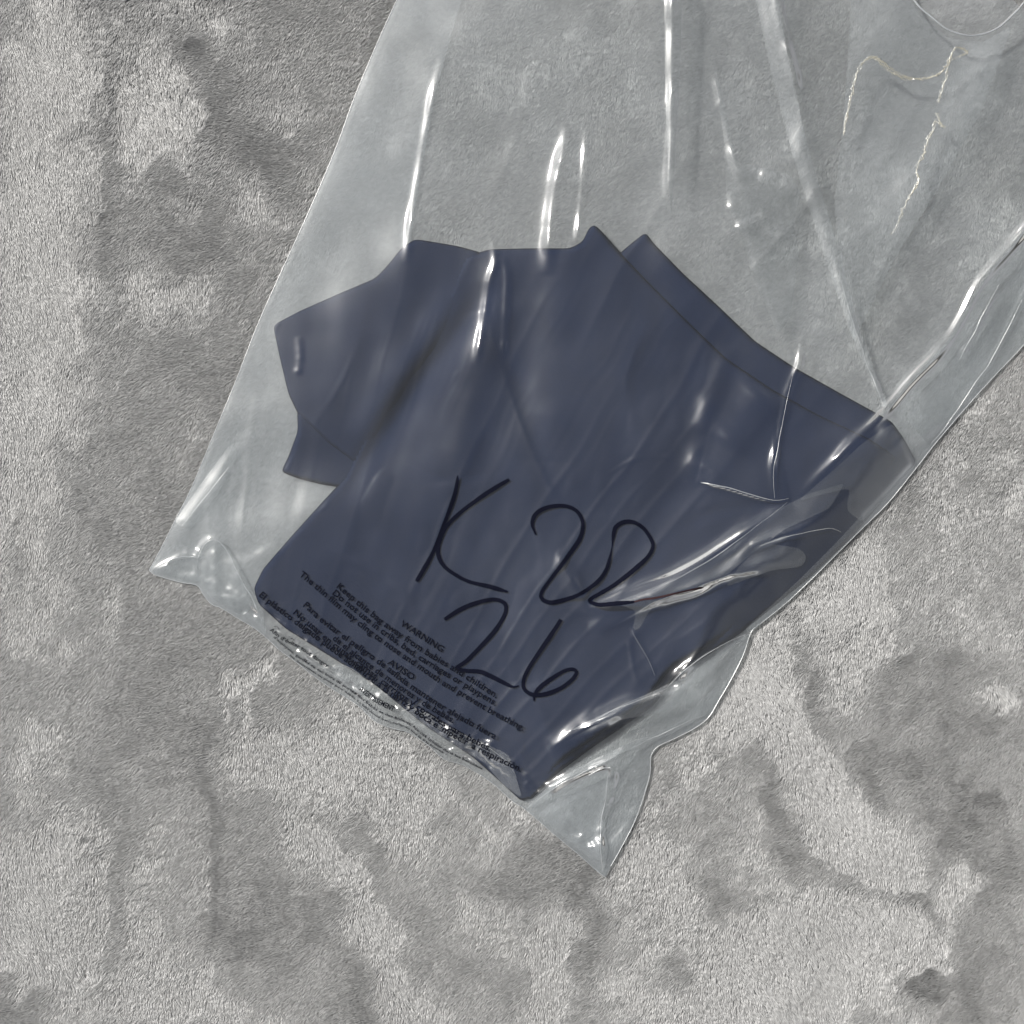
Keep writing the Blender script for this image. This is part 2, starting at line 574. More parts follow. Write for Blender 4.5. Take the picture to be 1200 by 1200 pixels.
BACK_P = [(722, 300), (745, 281), (757, 272), (764, 283), (800, 320), (840, 357), (885, 400), (930, 430), (985, 461), (1045, 494),
          (1060, 515), (1074, 542), (1040, 580), (1000, 628), (950, 676), (905, 712), (868, 742), (830, 768), (796, 787), (765, 828), (700, 872), (655, 905),
          (622, 938), (600, 930), (620, 800), (660, 600), (690, 420)]
BODY_P = [(545, 300), (575, 292), (620, 291), (668, 291), (683, 283), (690, 267), (697, 263), (706, 272), (728, 297), (770, 340), (812, 382), (852, 420),
          (905, 456), (960, 486), (1020, 514), (1052, 536), (1030, 578), (990, 626), (940, 672), (896, 708), (860, 736), (822, 763), (788, 782), (757, 822), (700, 864), (660, 890), (628, 930), (612, 940),
          (585, 915), (555, 888), (500, 852), (440, 803), (385, 768), (335, 737), (303, 708), (297, 690), (308, 667), (340, 630), (378, 588), (404, 560), (440, 480), (500, 400)]
SLEEVE_P = [(320, 381), (350, 365), (395, 345), (440, 326), (455, 310), (470, 291), (486, 280), (505, 283), (535, 288), (565, 296), (568, 330), (548, 368),
            (505, 420), (470, 470), (440, 520), (418, 545), (385, 520), (350, 487), (338, 462), (328, 420)]
CUFF_P = [(348, 480), (349, 505), (338, 535), (329, 553), (350, 561), (378, 568), (405, 572), (425, 552), (450, 515), (430, 480), (390, 465)]

slab('lower_layer', BACK_P, flat(SHIRT_BASE), 0.0042, SHIRT, seed=60, wr=.0009)
slab('sleeve_cuff', CUFF_P, flat(SHIRT_BASE), 0.0030, SHIRT, seed=61, wr=.0006)
slab('sleeve', SLEEVE_P, flat(SHIRT_BASE + .0016), 0.0042, SHIRT, seed=62, wr=.0008,
     folds=[([(334, 379), (342, 425), (352, 460), (364, 488)], 2.4, -.0007), ([(580, 330), (530, 400), (490, 452), (450, 512), (405, 575)], 13, -.0040), ([(548, 325), (502, 395), (462, 448), (424, 506)], 14, .0026), ([(420, 350), (405, 420), (380, 480)], 16, .0010), ([(480, 300), (470, 380), (440, 450)], 18, .0012)])
slab('body', BODY_P, lambda x, y: SHIRT_BASE + 0.0014 + .0018 * sstep(560, 720, x), 0.0058, SHIRT, seed=63, wr=.0013,
     folds=[([(575, 335), (530, 400), (490, 452), (450, 512), (405, 575)], 15, -.0052), ([(560, 370), (600, 430), (625, 500), (645, 600)], 12, -.0016), ([(575, 350), (540, 430), (520, 520), (500, 620)], 30, .0025),
            ([(700, 300), (740, 420), (790, 540)], 40, .0016), ([(860, 440), (800, 560), (700, 700)], 26, -.0015), ([(620, 840), (680, 870), (740, 880)], 8, -.001), ([(600, 330), (640, 372), (668, 430)], 7, -.0007), ([(760, 380), (735, 440), (742, 500)], 8, .0007),
            ([(470, 540), (520, 560), (590, 552)], 6, -.0006), ([(350, 640), (420, 660), (480, 700)], 7, .0006), ([(800, 620), (840, 600), (900, 590)], 7, -.0007), ([(560, 860), (600, 820), (660, 800)], 7, .0006)])
# neckband along the folded top edge
nb = smooth_line([(572, 297), (620, 296), (668, 297), (690, 285)], 3.0)


RAS = [np.zeros((480, 480)), 200.0, 200.0, 2.0]


def shirt_raster():
    gx, gy = np.meshgrid(RAS[1] + RAS[3] * np.arange(480), RAS[2] + RAS[3] * np.arange(480))
    x, y = gx.ravel(), gy.ravel()
    z = np.zeros_like(x)
    for P, fn in TOPS:
        d, _, _, _ = seg_dist(x, y, P, True)
        m = inside(x, y, P)
        t = np.zeros_like(x)
        t[m] = fn(x[m], y[m], d[m])
        z = np.maximum(z, t)
    z = z.reshape(gx.shape)
    z = np.maximum(z - SHIRT_BASE, 0)
    # the film bridges hollows and tents off the edges: a running maximum, then a blur
    def blur(q, n, it):
        for _ in range(it):
            for ax in (0, 1):
                c = np.cumsum(np.pad(q, [(n + 1, n) if a == ax else (0, 0) for a in (0, 1)], mode='edge'), axis=ax)
                q = (np.take(c, np.arange(2 * n + 1, c.shape[ax]), ax) - np.take(c, np.arange(0, c.shape[ax] - 2 * n - 1), ax)) / (2 * n + 1)
        return q
    up = z.copy()
    for r in (1, 2, 4, 7, 10, 14):
        for ax in (0, 1):
            up = np.maximum(up, np.maximum(np.roll(up, r, ax), np.roll(up, -r, ax)) - r * RAS[3] * PX * .13)
    sm = blur(up, 6, 3)
    RAS[0] = sm
    return z


def shirt_top(x, y):
    """smoothed height of the folded shirt, for the film to lie on"""
    g = RAS[0]
    fx = np.clip((x - RAS[1]) / RAS[3], 0, g.shape[1] - 1.001)
    fy = np.clip((y - RAS[2]) / RAS[3], 0, g.shape[0] - 1.001)
    i, j = fx.astype(int), fy.astype(int)
    u, v = fx - i, fy - j
    return (g[j, i] * (1 - u) + g[j, i + 1] * u) * (1 - v) + (g[j + 1, i] * (1 - u) + g[j + 1, i + 1] * u) * v


# ------------------------------------------------------------------ bag
# creases: points (px), half width (px), height as a share of the width, plus = ridge
CREASES = [
    # long folds running up to the mouth
    ([(520, 66), (508, 110), (493, 190), (482, 260), (476, 310)], 5, .50),
    ([(560, -60), (527, 40), (508, 110), (493, 190), (482, 260), (470, 400), (446, 560)], 34, .06),
    ([(666, 146), (661, 175), (653, 210), (647, 250), (643, 290), (640, 322)], 8, .50),
    ([(688, 150), (686, 180), (683, 220), (679, 260), (676, 290)], 4.5, .60),
    ([(670, 160), (655, 300), (650, 420), (642, 540)], 28, .13),
    ([(788, -60), (788, 60), (787, 150), (785, 210), (786, 256)], 5.5, .58),
    ([(790, -60), (788, 100), (786, 250), (800, 400)], 30, .12),
    ([(577, 278), (581, 305), (574, 330), (566, 380), (558, 430)], 4.5, .5),
    ([(588, 300), (594, 322), (593, 360), (590, 420)], 4.0, .5),
    ([(583, 290), (574, 400), (552, 480), (532, 570)], 20, .17),
    ([(835, 70), (846, 125), (860, 185), (868, 215)], 5, .45),
    ([(905, -60), (915, 20), (935, 105), (943, 165)], 6, .45),
    ([(890, -60), (925, 80), (945, 180), (975, 290), (1000, 380), (1036, 476)], 14, .18),
    ([(975, 290), (998, 375), (1036, 478)], 4, .40),
    # right hand side
    ([(1240, 215), (1200, 270), (1162, 315), (1145, 338), (1110, 400), (1060, 455), (1030, 490), (1000, 517), (970, 548), (938, 580)], 6, .66),
    ([(1240, 215), (1162, 315), (1110, 400), (1030, 490), (970, 548), (930, 588)], 34, .13),
    ([(1172, 330), (1152, 368), (1140, 392), (1124, 421)], 4, .36),
    ([(1230, 290), (1198, 350), (1166, 415), (1140, 452), (1112, 497), (1092, 519)], 4.5, .40),
    # pocket over the shirt

    ([(908, 584), (906, 550), (912, 515), (925, 455), (937, 425), (942, 380)], 5, .5),
    ([(822, 565), (848, 522), (872, 490), (902, 452)], 22, .18),
    ([(855, 405), (828, 480), (812, 545), (822, 566)], 12, .22),
    ([(985, 545), (1010, 520), (1045, 495), (1075, 545)], 10, .25),
    # folds below the writing
    ([(650, 640), (680, 700), (700, 712), (760, 695), (830, 655), (890, 612), (925, 588)], 9, .5),
    ([(760, 705), (812, 692), (850, 672), (882, 640), (935, 624), (992, 620)], 7, .55),
    ([(690, 735), (742, 712), (800, 690), (850, 668), (930, 660)], 10, .45),
    ([(740, 735), (755, 765), (768, 792)], 2.8, .4),
    ([(737, 750), (742, 785), (748, 800)], 2.8, .35),
    ([(640, 875), (690, 848), (750, 825), (795, 818), (810, 802)], 10, .55),
    ([(660, 900), (720, 880), (770, 860), (800, 845), (840, 815)], 9, -.30),
    ([(615, 947), (655, 918), (690, 903), (740, 878), (800, 848), (845, 818)], 6, .5),
    ([(785, 800), (810, 778), (840, 758), (878, 742)], 6, .5),
    ([(800, 818), (795, 800), (803, 788)], 4, .5),
    ([(840, 800), (852, 780), (850, 765)], 7, .35),
    # lower corner
    ([(690, 900), (714, 899), (718, 915), (708, 950), (703, 985), (709, 1024)], 5, .75),
    ([(714, 900), (735, 900), (757, 905)], 10, .25),
    ([(740, 920), (752, 945), (755, 960)], 5, .4),
    # left corner
    ([(178, 666), (215, 612), (265, 552), (300, 500)], 10, .15),
    ([(181, 669), (205, 655), (229, 652), (245, 675)], 6, .40),
    ([(231, 680), (230, 655), (240, 638), (252, 633), (266, 645), (282, 675), (298, 706), (310, 740)], 4.5, .5),
    ([(252, 636), (252, 670), (253, 700)], 5, .42),
    ([(270, 545), (278, 560), (266, 585)], 5, .3),
    ([(325, 640), (290, 660), (270, 662), (300, 690)], 8, .25),
    # crumpled bottom seam
    ([(318, 742), (345, 758), (380, 782), (410, 800), (445, 828), (480, 848), (520, 872), (560, 892), (600, 925)], 4, .5),
    ([(385, 782), (400, 778), (420, 790), (440, 818), (460, 830)], 5, .45),
    ([(470, 832), (490, 832), (520, 850), (545, 868), (575, 880)], 6, .45),
    ([(560, 880), (570, 872), (585, 895), (600, 905), (610, 935)], 5, .45),
    ([(430, 800), (450, 812), (462, 818)], 5, .45),
    ([(1000, 60), (1060, 30), (1120, 50), (1150, 110), (1080, 220), (1020, 300)], 30, .14),
    ([(860, 205), (880, 200), (915, 210), (938, 225)], 12, .22),
    ([(856, 225), (862, 252), (880, 262), (905, 250)], 7, .30),
    ([(866, 262), (867, 270)], 4, .5),
    ([(830, 300), (850, 275), (880, 268), (930, 280)], 10, .22),
    # hairline scratches over the writing
    ([(708, 558), (735, 542), (760, 535), (790, 537)], 2.6, .22),
    ([(350, 395), (352, 420), (348, 440)], 4, .3),
]

# one sided folds: a long gentle slope on one side, a sharp drop on the other (points, width above, width below, height)
FLAPS = [
    ([(816, 562), (850, 571), (880, 580), (905, 586), (926, 583)], 42, 3.5, .0030),
    ([(690, 712), (740, 690), (800, 668), (860, 632), (925, 590)], 4, 22, .0020),
    ([(700, 742), (780, 700), (850, 676), (930, 662)], 22, 4, .0016),
    ([(640, 880), (700, 846), (760, 822), (812, 800)], 5, 20, .0024),
    ([(618, 946), (660, 916), (700, 898), (760, 868), (830, 830)], 16, 3.5, .0028),
    ([(790, 800), (812, 776), (842, 756), (880, 741)], 14, 3.5, .0024),
    ([(570, 362), (585, 420), (620, 520), (660, 600)], 4, 26, .0009),
    ([(880, 640), (935, 622), (992, 618)], 14, 4, .0016),
]
SHIRT_RAW = shirt_raster()


def RAWZ(x, y):
    fx = np.clip((x - RAS[1]) / RAS[3], 0, 478.9)
    fy = np.clip((y - RAS[2]) / RAS[3], 0, 478.9)
    i, j = fx.astype(int), fy.astype(int)
    u, v = fx - i, fy - j
    g = SHIRT_RAW
    r = (g[j, i] * (1 - u) + g[j, i + 1] * u) * (1 - v) + (g[j + 1, i] * (1 - u) + g[j + 1, i + 1] * u) * v
    return np.where((x > 205) & (y > 205) & (x < 1150) & (y < 1150), r, 0.0)



def film_top(X, Y):
    d, par, _, _ = seg_dist(X, Y, SEALED)
    g = ground_z(X, Y)
    dome = 0.0130 * (1 - np.exp(-d / 190)) * (0.35 + .65 * sstep(650, 250, Y)) + 0.004 * sstep(200, 0, Y) * sstep(0, 160, d)
    st = shirt_top(X, Y) + 0.0015
    k = 0.0012
    z = k * np.logaddexp(dome / k, st / k) - k * math.log(2)
    z = np.maximum(z, 0)
    over = sstep(.0005, .003, shirt_top(X, Y))
    # fan coordinates: the folds spread from the bottom seam towards the mouth
    ang = np.arctan2(X - 180.0, -(Y - 1350.0))
    rad = np.hypot(X - 180.0, Y - 1350.0)
    dl, _, _, _ = seg_dist(X, Y, LEFT)
    inn = sstep(0, 40, d)
    calm = 1 - .85 * sstep(150, 95, dl) * sstep(560, 430, Y)
    wv = vn(ang * 34 + .3 * fbm(X / 120, Y / 120, 5, 2), rad / 420, 15)
    z += inn * calm * 0.0007 * (1 - over * .55) * (1 - np.abs(wv) * 2)
    wv2 = vn(ang * 90 + .5 * fbm(X / 60, Y / 60, 6, 2), rad / 160, 16)
    z += inn * calm * 0.00016 * (1 - over * .6) * (1 - np.abs(wv2) * 2) * sstep(-.2, .5, fbm(X / 150, Y / 150, 8, 2))
    z += inn * calm * (1 - .8 * over) * 0.00035 * fbm(X / 60, Y / 60, 25, 3)
    # crumple by the bottom seam and along the lower right side
    dr, _, _, _ = seg_dist(X, Y, RIGHT[:20])
    cq = np.exp(-(dr / 55.0) ** 2) * sstep(0, 8, d)
    for n, (sc, am) in enumerate(((46, .0022), (19, .0008))):
        wx = X + 14 * vn(X / 40, Y / 40, 49)
        z += cq * am * (1 - 2 * np.abs(vn((wx * .8 + Y * .6) / sc, (Y * .8 - wx * .6) / sc / 1.8, 52 + n)))
    ds, _, _, _ = seg_dist(X, Y, BOTTOM)
    cr = np.exp(-(ds / 28.0) ** 2) * sstep(0, 6, d)
    z += cr * 0.0023 * (.25 + .75 * sstep(230, 330, X)) * (1 - np.abs(fbm((X * .8 + Y * .6) / 22, (Y * .8 - X * .6) / 11, 27, 3)) * 2.4)
    for pts, wd, sl in CREASES:
        L = smooth_line(pts, 4.0)
        x0, y0 = L.min(axis=0) - 3.2 * wd - 12
        x1, y1 = L.max(axis=0) + 3.2 * wd + 12
        m = (X > x0) & (X < x1) & (Y > y0) & (Y < y1)
        if not m.any():
            continue
        xx, yy = X[m], Y[m]
        jit = .9
        js = 45.0
        fd, ft, _, _ = seg_dist(xx + jit * fbm(xx / js, yy / js, 33, 2), yy + jit * fbm(xx / js, yy / js, 34, 2), L)
        env = np.clip(np.minimum(ft, 1 - ft) * 7, 0, 1) ** .7 * (0.8 + .35 * vn(ft * 9, ft * 0 + wd, 29))
        z[m] += 1.28 * sl * (1 + .45 * np.clip((xx - 600) / 600, -.4, 1)) * wd * PX * env * np.exp(-(fd / wd) ** 2) * sstep(-3, 9, d[m])
    for pts, w_up, w_dn, h in FLAPS:
        L = smooth_line(pts, 5.0)
        fd, ft, qx, qy = seg_dist(X, Y, L)
        t0 = L[-1] - L[0]
        sg = np.sign(t0[0] * (Y - qy) - t0[1] * (X - qx))
        wq = np.where(sg > 0, w_dn, w_up)
        z += h * np.exp(-(fd / wq)) * np.sin(np.pi * np.clip(ft, 0, 1)) ** .5 * sstep(-3, 9, d)
    db, _, _, _ = seg_dist(X, Y, BOTTOM)
    lo = sstep(-12, 12, dl - db)
    cap = d * PX * (.18 + .34 * np.maximum(lo, sstep(560, 800, X)))
    q = .0003
    z = -q * np.logaddexp(-z / q, -cap / q)
    return FILM_BASE + g + np.maximum(z, np.minimum(cap, RAWZ(X, Y) + .0006))


def film_back(X, Y):
    return FILM_BASE + ground_z(X, Y)


BAG = bpy.data.objects.new('plastic_bag', None)
COL.objects.link(BAG)
BAG['label'] = 'clear plastic bag holding the navy shirt, black marker numbers and warning text on it'
BAG['category'] = 'plastic bag'

X, Y, rim, Q = sheet_grid(FRONT_OUT, 2.0)
Z = film_top(X, Y)
me = mesh_from('front_sheet', world(np.stack([X, Y], -1), Z), Q[:, ::-1])
obj('front_sheet', me, M_FILM, BAG)
# height look-up on a grid for what is printed on the film
GX0, GY0, GS = 100.0, 300.0, 2.0
gxx, gyy = np.meshgrid(GX0 + GS * np.arange(520), GY0 + GS * np.arange(380))
GZ = film_top(gxx.ravel(), gyy.ravel()).reshape(gxx.shape)


def skin(x, y):
    fx = np.clip((x - GX0) / GS, 0, GZ.shape[1] - 1.001)
    fy = np.clip((y - GY0) / GS, 0, GZ.shape[0] - 1.001)
    i, j = fx.astype(int), fy.astype(int)
    u, v = fx - i, fy - j
    return (GZ[j, i] * (1 - u) + GZ[j, i + 1] * u) * (1 - v) + (GZ[j + 1, i] * (1 - u) + GZ[j + 1, i + 1] * u) * v


X, Y, rim, Q = sheet_grid(BACK_OUT, 5.0)
me = mesh_from('back_sheet', world(np.stack([X, Y], -1), film_back(X, Y)), Q[:, ::-1])
obj('back_sheet', me, M_FILM_BACK, BAG)


GUSSETS = [
    LEFT + BOTTOM[:9] + [(306, 690), (330, 650), (385, 610), (425, 570), (448, 500), (466, 400), (476, 320), (484, 260), (495, 190), (510, 110), (529, 40), (560, -60), (575, -185)],
    RIGHT[13:] + [(1330, 120), (1240, 215), (1200, 270), (1162, 315), (1145, 338), (1110, 400), (1060, 455), (1030, 490), (970, 548), (930, 588), (880, 638), (830, 660), (790, 690),
                  (815, 705), (860, 700)],
    BOTTOM[24:] + RIGHT[:14] + [(860, 752), (815, 785), (780, 825), (720, 868), (665, 902)],
]
for gp in GUSSETS:
    gp = np.array(gp, dtype=float)
    X, Y, rim, Q = sheet_grid(gp, 3.0)
    zt = film_top(X, Y)
    zb = film_back(X, Y)
    zz = zb + .00014
    me = mesh_from('side_gusset', world(np.stack([X, Y], -1), zz), Q[:, ::-1])
    obj('side_gusset', me, M_GUSSET, BAG)


FOLD_SHEENS = [
    ([(1046, 496), (1060, 512), (1074, 545), (1040, 582), (1010, 612), (992, 598), (996, 572), (960, 580), (934, 588), (980, 548), (1010, 520)], 'P'),
    ([(1074, 547), (1042, 588), (1012, 618), (985, 645), (950, 680), (920, 708), (895, 728), (881, 740), (872, 738), (908, 706), (940, 676), (976, 640), (1002, 612), (1032, 580), (1064, 544)], 'V'),
    ([(886, 645), (900, 637), (936, 642), (946, 652), (940, 664), (905, 668), (872, 680), (850, 688), (866, 664)], 'P'),
    # milky patches: sky reflections put into the colour, some along real folds: outline, material
    ([(874, -60), (903, -60), (922, 60), (946, 170), (982, 290), (1004, 378), (1040, 474), (1035, 479), (996, 388), (966, 300), (928, 180), (900, 70)], 'V'),
    ([(778, -60), (800, -60), (798, 60), (792, 170), (787, 254), (783, 200), (779, 80)], 'P'),
    ([(1000, -40), (1050, -30), (1075, 14), (1110, 44), (1150, 50), (1186, 30), (1150, 130), (1100, 220), (1050, 300), (1000, 400), (985, 320), (978, 240), (990, 120)], 'V'),
    ([(835, 70), (848, 120), (864, 190), (890, 196), (926, 204), (938, 226), (930, 262), (936, 300), (926, 372), (912, 392), (884, 330), (868, 276), (852, 240), (848, 160)], 'P'),
    ([(720, 706), (752, 694), (790, 678), (836, 652), (880, 622), (912, 596), (950, 578), (990, 566), (972, 596), (920, 620), (880, 650), (840, 684), (800, 694), (772, 702), (757, 722), (749, 738), (741, 738), (746, 716)], 'P'),
    ([(664, 858), (716, 832), (770, 808), (794, 796), (806, 806), (788, 832), (736, 842), (700, 848)], 'V'),
    ([(618, 942), (655, 912), (700, 888), (758, 862), (796, 846), (812, 832), (838, 804), (850, 806), (828, 838), (780, 864), (740, 878), (700, 898), (660, 922), (626, 948)], 'V'),
    ([(796, 786), (828, 764), (872, 742), (878, 746), (850, 764), (838, 790), (818, 826), (803, 832), (806, 806)], 'P'),
    ([(630, 955), (692, 908), (716, 902), (708, 950), (705, 1010), (690, 1004)], 'V'),
    ([(234, 680), (232, 656), (243, 637), (254, 634), (268, 648), (284, 682), (296, 712), (284, 722), (262, 710), (246, 700)], 'P'),
    ([(182, 670), (206, 655), (230, 650), (234, 684), (210, 679)], 'P'),
    ([(204, 612), (236, 566), (270, 520), (280, 530), (254, 580), (222, 622)], 'P'),
    ([(386, 782), (400, 778), (424, 790), (436, 806), (428, 816), (404, 806)], 'V'),
    ([(466, 834), (490, 830), (528, 852), (556, 866), (596, 884), (604, 908), (612, 936), (590, 920), (566, 892), (530, 874), (492, 856)], 'V'),
    ([(430, 802), (452, 812), (466, 824), (452, 826), (434, 812)], 'P'),
    ([(1118, 420), (1150, 372), (1210, 300), (1260, 250), (1280, 262), (1218, 330), (1160, 420), (1104, 504), (1086, 520), (1062, 490)], 'P'),
]
for fp, mk in FOLD_SHEENS:
    P = chaikin(fp, 2)
    X, Y, rim, Q = sheet_grid(P, 2.0)
    m = inside(X, Y, FRONT_OUT) | rim
    dd, _, _, _ = seg_dist(X, Y, P, True)
    zt = film_top(X, Y) + .00012 + .00028 * sstep(0, 10, dd) + .00008 * fbm(X / 30, Y / 30, 61, 2)
    me = mesh_from('fold_sheen', world(np.stack([X, Y], -1), zt), Q[:, ::-1])
    obj('fold_sheen', me, M_FOLD_SHEEN if mk == 'P' else M_VEIL, BAG)

CREASE_GLINTS = [   # pale tubes along sharp creases, standing in for white glints of light: points, radius
    ([(714, 902), (711, 925), (706, 955), (703, 985), (707, 1020)], .00030),
    ([(690, 908), (704, 901), (715, 900)], .00030),
    ([(617, 947), (650, 924), (684, 905), (712, 890), (750, 872), (796, 850), (826, 838)], .00022),
    ([(984, 320), (998, 372), (1014, 420), (1036, 476)], .00026),
    ([(232, 672), (231, 655), (241, 638), (253, 633), (266, 646), (282, 676), (297, 706), (312, 738)], .00024),
    ([(178, 667), (204, 655), (228, 652)], .00020),
    ([(822, 565), (850, 571), (880, 580), (905, 586), (924, 584)], .00024),
    ([(908, 584), (907, 550), (913, 515), (925, 455), (932, 432)], .00012),
    ([(672, 856), (716, 834), (770, 812), (798, 800)], .00016),
    ([(782, 806), (806, 782), (838, 760), (876, 743)], .00024),
    ([(748, 700), (790, 680), (838, 652), (882, 620), (922, 588)], .00014),
    ([(890, 640), (930, 627), (968, 619), (986, 624)], .00018),
    ([(741, 742), (755, 765), (768, 792)], .00010),
    ([(1092, 519), (1110, 498), (1140, 452), (1166, 415), (1198, 352)], .00022),
    ([(1124, 421), (1140, 392), (1152, 368), (1170, 334)], .00016),
    ([(385, 783), (400, 778), (420, 790), (436, 808)], .00012),
    ([(470, 833), (490, 831), (524, 851), (556, 868), (590, 888), (606, 910)], .00016),
    ([(320, 742), (345, 760), (380, 784), (412, 804), (446, 832), (482, 850), (520, 874), (560, 896), (598, 930)], .00016),
    ([(268, 548), (240, 584), (214, 616)], .00018),
]
for wi, (cp, r0) in enumerate(CREASE_GLINTS):
    L = smooth_line(cp, 2.0)
    k = np.arange(len(L)) / 9.0
    L = L + np.stack([.8 * vn(k, k * 0 + 4 + wi, 62), .8 * vn(k, k * 0 + 8 + wi, 63)], -1)
    rr = r0 * (.35 + .65 * np.sin(np.pi * np.linspace(.02, .98, len(L)))) * (1 + .5 * vn(k * .7, k * 0 + wi, 60))
    V, F = tube(world(L, film_top(L[:, 0], L[:, 1]) + .0002), rr, 5)
    obj('crease_glint', mesh_from('crease_glint', V, F), M_EDGE, BAG)

SUN_CAUSTICS = [
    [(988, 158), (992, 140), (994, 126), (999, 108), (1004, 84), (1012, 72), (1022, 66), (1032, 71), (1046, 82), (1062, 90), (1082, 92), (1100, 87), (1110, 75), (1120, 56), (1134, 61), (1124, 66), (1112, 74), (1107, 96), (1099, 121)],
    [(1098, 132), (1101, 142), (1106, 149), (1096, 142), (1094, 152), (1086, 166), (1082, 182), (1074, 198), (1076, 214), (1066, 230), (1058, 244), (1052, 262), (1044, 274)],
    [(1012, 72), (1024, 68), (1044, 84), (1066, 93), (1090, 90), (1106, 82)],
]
for ci, cp in enumerate(SUN_CAUSTICS):
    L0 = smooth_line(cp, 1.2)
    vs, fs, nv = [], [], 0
    for q in range(5):          # fine broken strands, the sun's warm caustic line put into their colour
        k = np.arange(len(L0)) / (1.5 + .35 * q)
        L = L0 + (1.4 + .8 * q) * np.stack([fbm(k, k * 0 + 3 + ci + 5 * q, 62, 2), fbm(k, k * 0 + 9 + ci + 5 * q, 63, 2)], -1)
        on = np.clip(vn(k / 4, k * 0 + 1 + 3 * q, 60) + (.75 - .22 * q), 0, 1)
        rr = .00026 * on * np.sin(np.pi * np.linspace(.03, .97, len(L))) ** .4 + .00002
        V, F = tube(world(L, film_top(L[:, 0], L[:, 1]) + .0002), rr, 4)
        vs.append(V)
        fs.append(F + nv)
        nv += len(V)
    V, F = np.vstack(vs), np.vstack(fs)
    obj('sun_caustic', mesh_from('sun_caustic', V, F), M_CAUSTIC, BAG)


def edge_strip(name, line, z_fn, r):
    L = smooth_line(line, 3.0)
    P = world(L, z_fn(L[:, 0], L[:, 1]) + .0001)
    V, F = tube(P, r, 6)
    return obj(name, mesh_from(name, V, F), M_EDGE, BAG)


edge_strip('side_fold', LEFT, film_back, .00022)
edge_strip('side_fold', RIGHT, film_back, .00022)
edge_strip('bottom_seam', [LEFT[-1]] + BOTTOM, film_back, .00022)
edge_strip('mouth_edge', MOUTH, film_top, .0006)


# handwriting
def stroke(name, pts, wid, parent, mat, taper=(.35, .35), lift=.00052):
    L = smooth_line(pts, 1.6)
    n = len(L)
    T = np.gradient(L, axis=0)
    T /= np.linalg.norm(T, axis=1)[:, None] + 1e-9
    Nn = np.stack([-T[:, 1], T[:, 0]], -1)
    t = np.linspace(0, 1, n)
    wv = wid / 2 * (1 + .22 * vn(t * n / 18, t * 0 + 2.5, 44))
    wv *= taper[0] + (1 - taper[0]) * sstep(0, .07, t)
    wv *= taper[1] + (1 - taper[1]) * sstep(0, .07, 1 - t)
    k = 5
    s = np.linspace(-1, 1, k)
    P = L[:, None, :] + Nn[:, None, :] * (wv[:, None] * s[None, :])[..., None]
    z = skin(P[..., 0], P[..., 1]) + lift
    V = world(P, z).reshape(-1, 3)
    i = np.arange(n - 1)[:, None] * k
    j = np.arange(k - 1)[None, :]
    F = np.stack([i + j, i + j + 1, i + k + j + 1, i + k + j], axis=-1).reshape(-1, 4)
    return obj(name, mesh_from(name, V, F), mat, parent)


def z7(pts):
    return [(400 + x / 3.0, 500 + y / 3.0) for x, y in pts]


stroke('marker_letter', z7([(409, 172), (404, 215), (390, 265), (360, 345), (325, 435), (290, 500), (264, 544)]), 4.2, BAG, M_INK, (.3, .9))
stroke('marker_letter', z7([(590, 186), (540, 215), (480, 255), (420, 300), (370, 350), (344, 405), (340, 445), (358, 487), (400, 520), (450, 545), (520, 562), (585, 581)]), 4.4, BAG, M_INK, (.9, .5))
stroke('marker_digit', z7([(684, 380), (671, 342), (684, 306), (725, 284), (780, 278), (825, 295), (848, 335), (840, 390), (800, 450), (740, 530), (705, 580), (706, 606), (735, 618), (780, 610),
                           (840, 588), (900, 545), (930, 505), (944, 460), (952, 420)]), 4.4, BAG, M_INK, (.5, .2))
stroke('marker_digit', z7([(952, 420), (957, 380), (966, 352), (995, 335), (1030, 337), (1065, 360), (1091, 400), (1094, 425), (1075, 460), (1020, 510), (950, 562), (885, 600), (874, 614),
                           (908, 626), (960, 622), (1030, 616)]), 4.4, BAG, M_INK, (.25, .6))
stroke('marker_tail', z7([(1030, 616), (1060, 608), (1110, 601), (1190, 583), (1230, 574), (1275, 566)]), 2.0, BAG, M_WORN, (.8, .2))
stroke('marker_digit', [(520.8, 726), (540, 714), (560, 706), (578, 702.5), (590, 706), (593, 713), (590, 723), (580, 739), (563, 758), (546, 775), (535, 783), (546, 786), (563, 787.5), (578, 794),
                        (590, 800), (601, 805), (608, 803.5)], 4.6, BAG, M_INK, (.9, .3))
stroke('marker_digit', z7([(772, 678), (735, 735), (690, 800), (655, 855), (640, 895), (645, 925), (675, 943), (720, 940), (770, 920), (810, 890), (826, 866), (815, 853), (785, 858), (740, 885),
                           (700, 915), (680, 940), (677, 965)]), 4.4, BAG, M_INK, (1.0, .4))


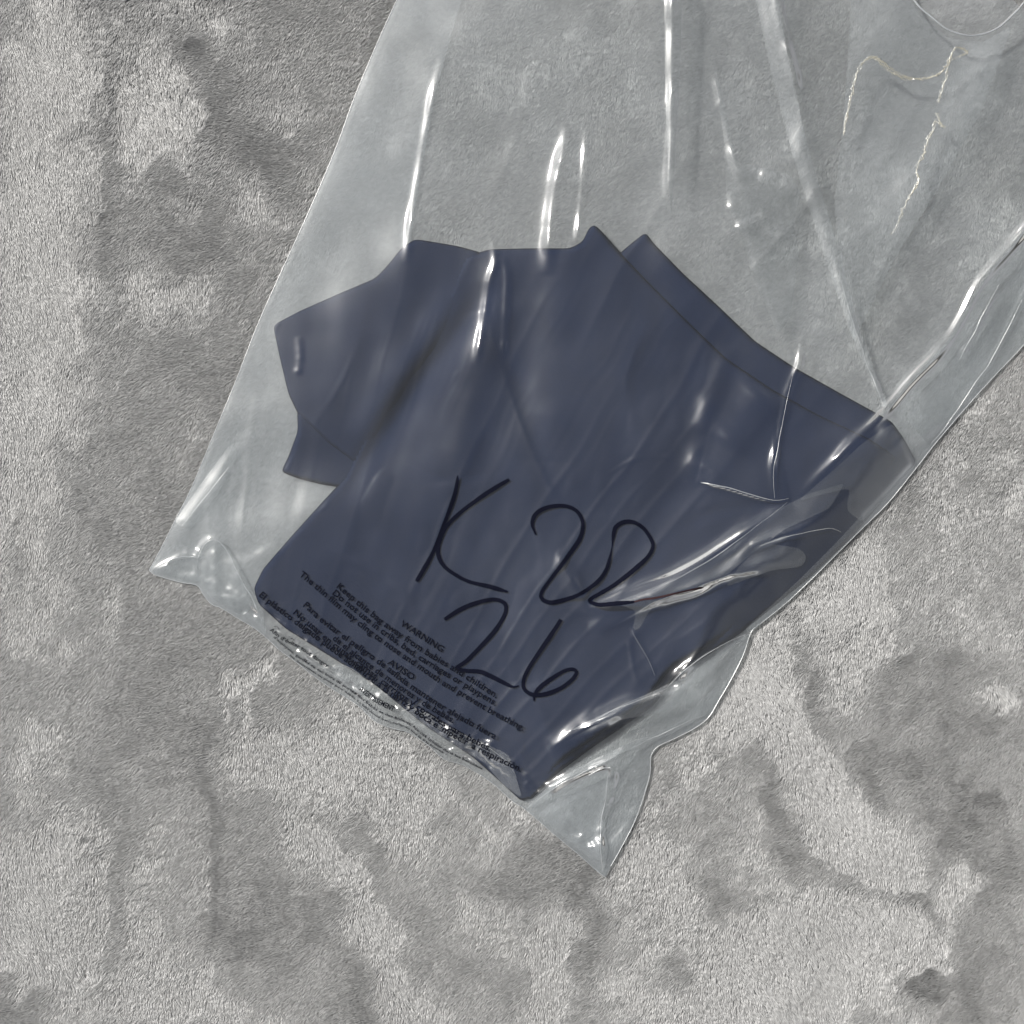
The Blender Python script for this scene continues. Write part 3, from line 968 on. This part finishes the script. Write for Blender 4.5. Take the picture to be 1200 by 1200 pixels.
def printed(text, path, height, name='warning_line', squash=1.0, drop=3.0, weight=.018):
    fc = bpy.data.curves.new('print', 'FONT')
    fc.body = text
    fc.size = 1.0
    fc.resolution_u = 2
    fc.offset = weight
    ob = bpy.data.objects.new('print', fc)
    COL.objects.link(ob)
    dg = bpy.context.evaluated_depsgraph_get()
    me = bpy.data.meshes.new_from_object(ob.evaluated_get(dg))
    bpy.data.objects.remove(ob)
    n = len(me.vertices)
    co = np.zeros(n * 3, dtype=np.float32)
    me.vertices.foreach_get('co', co)
    co = co.reshape(n, 3)
    L = smooth_line(path, 2.0)
    for _ in range(6):
        L[1:-1] = (L[:-2] + 2 * L[1:-1] + L[2:]) / 4
    cum = np.concatenate([[0], np.cumsum(np.linalg.norm(np.diff(L, axis=0), axis=1))])
    T = np.gradient(L, axis=0)
    T /= np.linalg.norm(T, axis=1)[:, None]
    x0, x1 = co[:, 0].min(), co[:, 0].max()
    along = (co[:, 0] - x0) / (x1 - x0) * cum[-1]
    up = co[:, 1] * height * squash - drop * squash
    bx, by = np.interp(along, cum, L[:, 0]), np.interp(along, cum, L[:, 1])
    tx, ty = np.interp(along, cum, T[:, 0]), np.interp(along, cum, T[:, 1])
    p = np.stack([bx + up * ty, by - up * tx], -1)
    V = world(p, skin(p[:, 0], p[:, 1]) + .0006)
    me.vertices.foreach_set('co', V.astype(np.float32).ravel())
    me.update()
    me.materials.clear()
    return obj(name, me, M_PRINT, BAG)


TH = 10.5
printed('WARNING', [(470, 730), (519, 762)], TH)
printed('Keep this bag away from babies and children.', [(396, 686), (418, 705), (434, 718), (452, 732), (478, 750), (502, 766), (531, 783), (550, 795), (583, 816)], TH)
printed('Do not use in cribs, bed, carriages or playpens.', [(391, 694), (403, 704), (418, 716), (433, 728), (443, 736), (467, 753), (488, 768), (532, 795), (542, 801), (582, 825)], TH)
printed('The thin film may cling to nose and mouth and prevent breathing.',
        [(352, 672), (367, 684), (383, 698), (398, 711), (417, 727), (437, 743), (448, 751), (472, 768), (490, 780), (519, 800), (538, 811), (573, 832), (614, 854)], TH)
printed('AVISO', [(455, 775), (485, 795)], TH)
printed('Para evitar el peligro de asfixia mantener alejado fuera',
        [(357, 708), (378, 727), (403, 746), (435, 769), (453, 782), (480, 803), (523, 831), (560, 852), (581, 864)], TH)
printed('de el alcance de menores y de beb\u00e9s.', [(391, 747), (405, 758), (413, 765), (450, 792), (495, 823), (532, 845)], TH)
printed('No usar en cunas, camas, carritos y corrales para beb\u00e9s.',
        [(345, 717), (360, 729), (377, 744), (388, 753), (417, 775), (450, 800), (483, 824), (525, 851), (548, 864), (575, 878)], TH)
printed('El pl\u00e1stico delgado puede adherirse a la nariz y boca e impedir la respiraci\u00f3n.',
        [(305, 696), (313, 703), (346, 728), (377, 751), (405, 772), (439, 798), (460, 814), (510, 849), (545, 869), (567, 881), (611, 902)], TH)
printed('AVERTISSEMENT', [(422, 806), (440, 820), (462, 831)], 8.5)
printed('Afin d\u2019\u00e9viter tout danger', [(317, 737), (332, 749), (348, 756), (372, 772), (385, 781)], 9.0, squash=.7)
printed('d\u2019asphyxie, gardez ce sac hors de port\u00e9e des b\u00e9b\u00e9s et des enfants. Ne pas utiliser dans les berceaux',
        [(321, 746), (335, 758), (352, 771), (375, 786), (395, 798), (410, 808), (425, 819), (440, 831), (455, 838), (475, 845), (490, 856), (505, 868), (520, 878), (536, 886), (566, 901)], 9.0, squash=.45)
printed('lits, poussettes ou parcs pour b\u00e9b\u00e9s. Le film mince peut coller au nez et \u00e0 la bouche',
        [(340, 768), (352, 777), (375, 792), (395, 804), (410, 814), (425, 826), (440, 838), (455, 845), (475, 851), (490, 862), (505, 873), (520, 882)], 8.0, squash=.38)
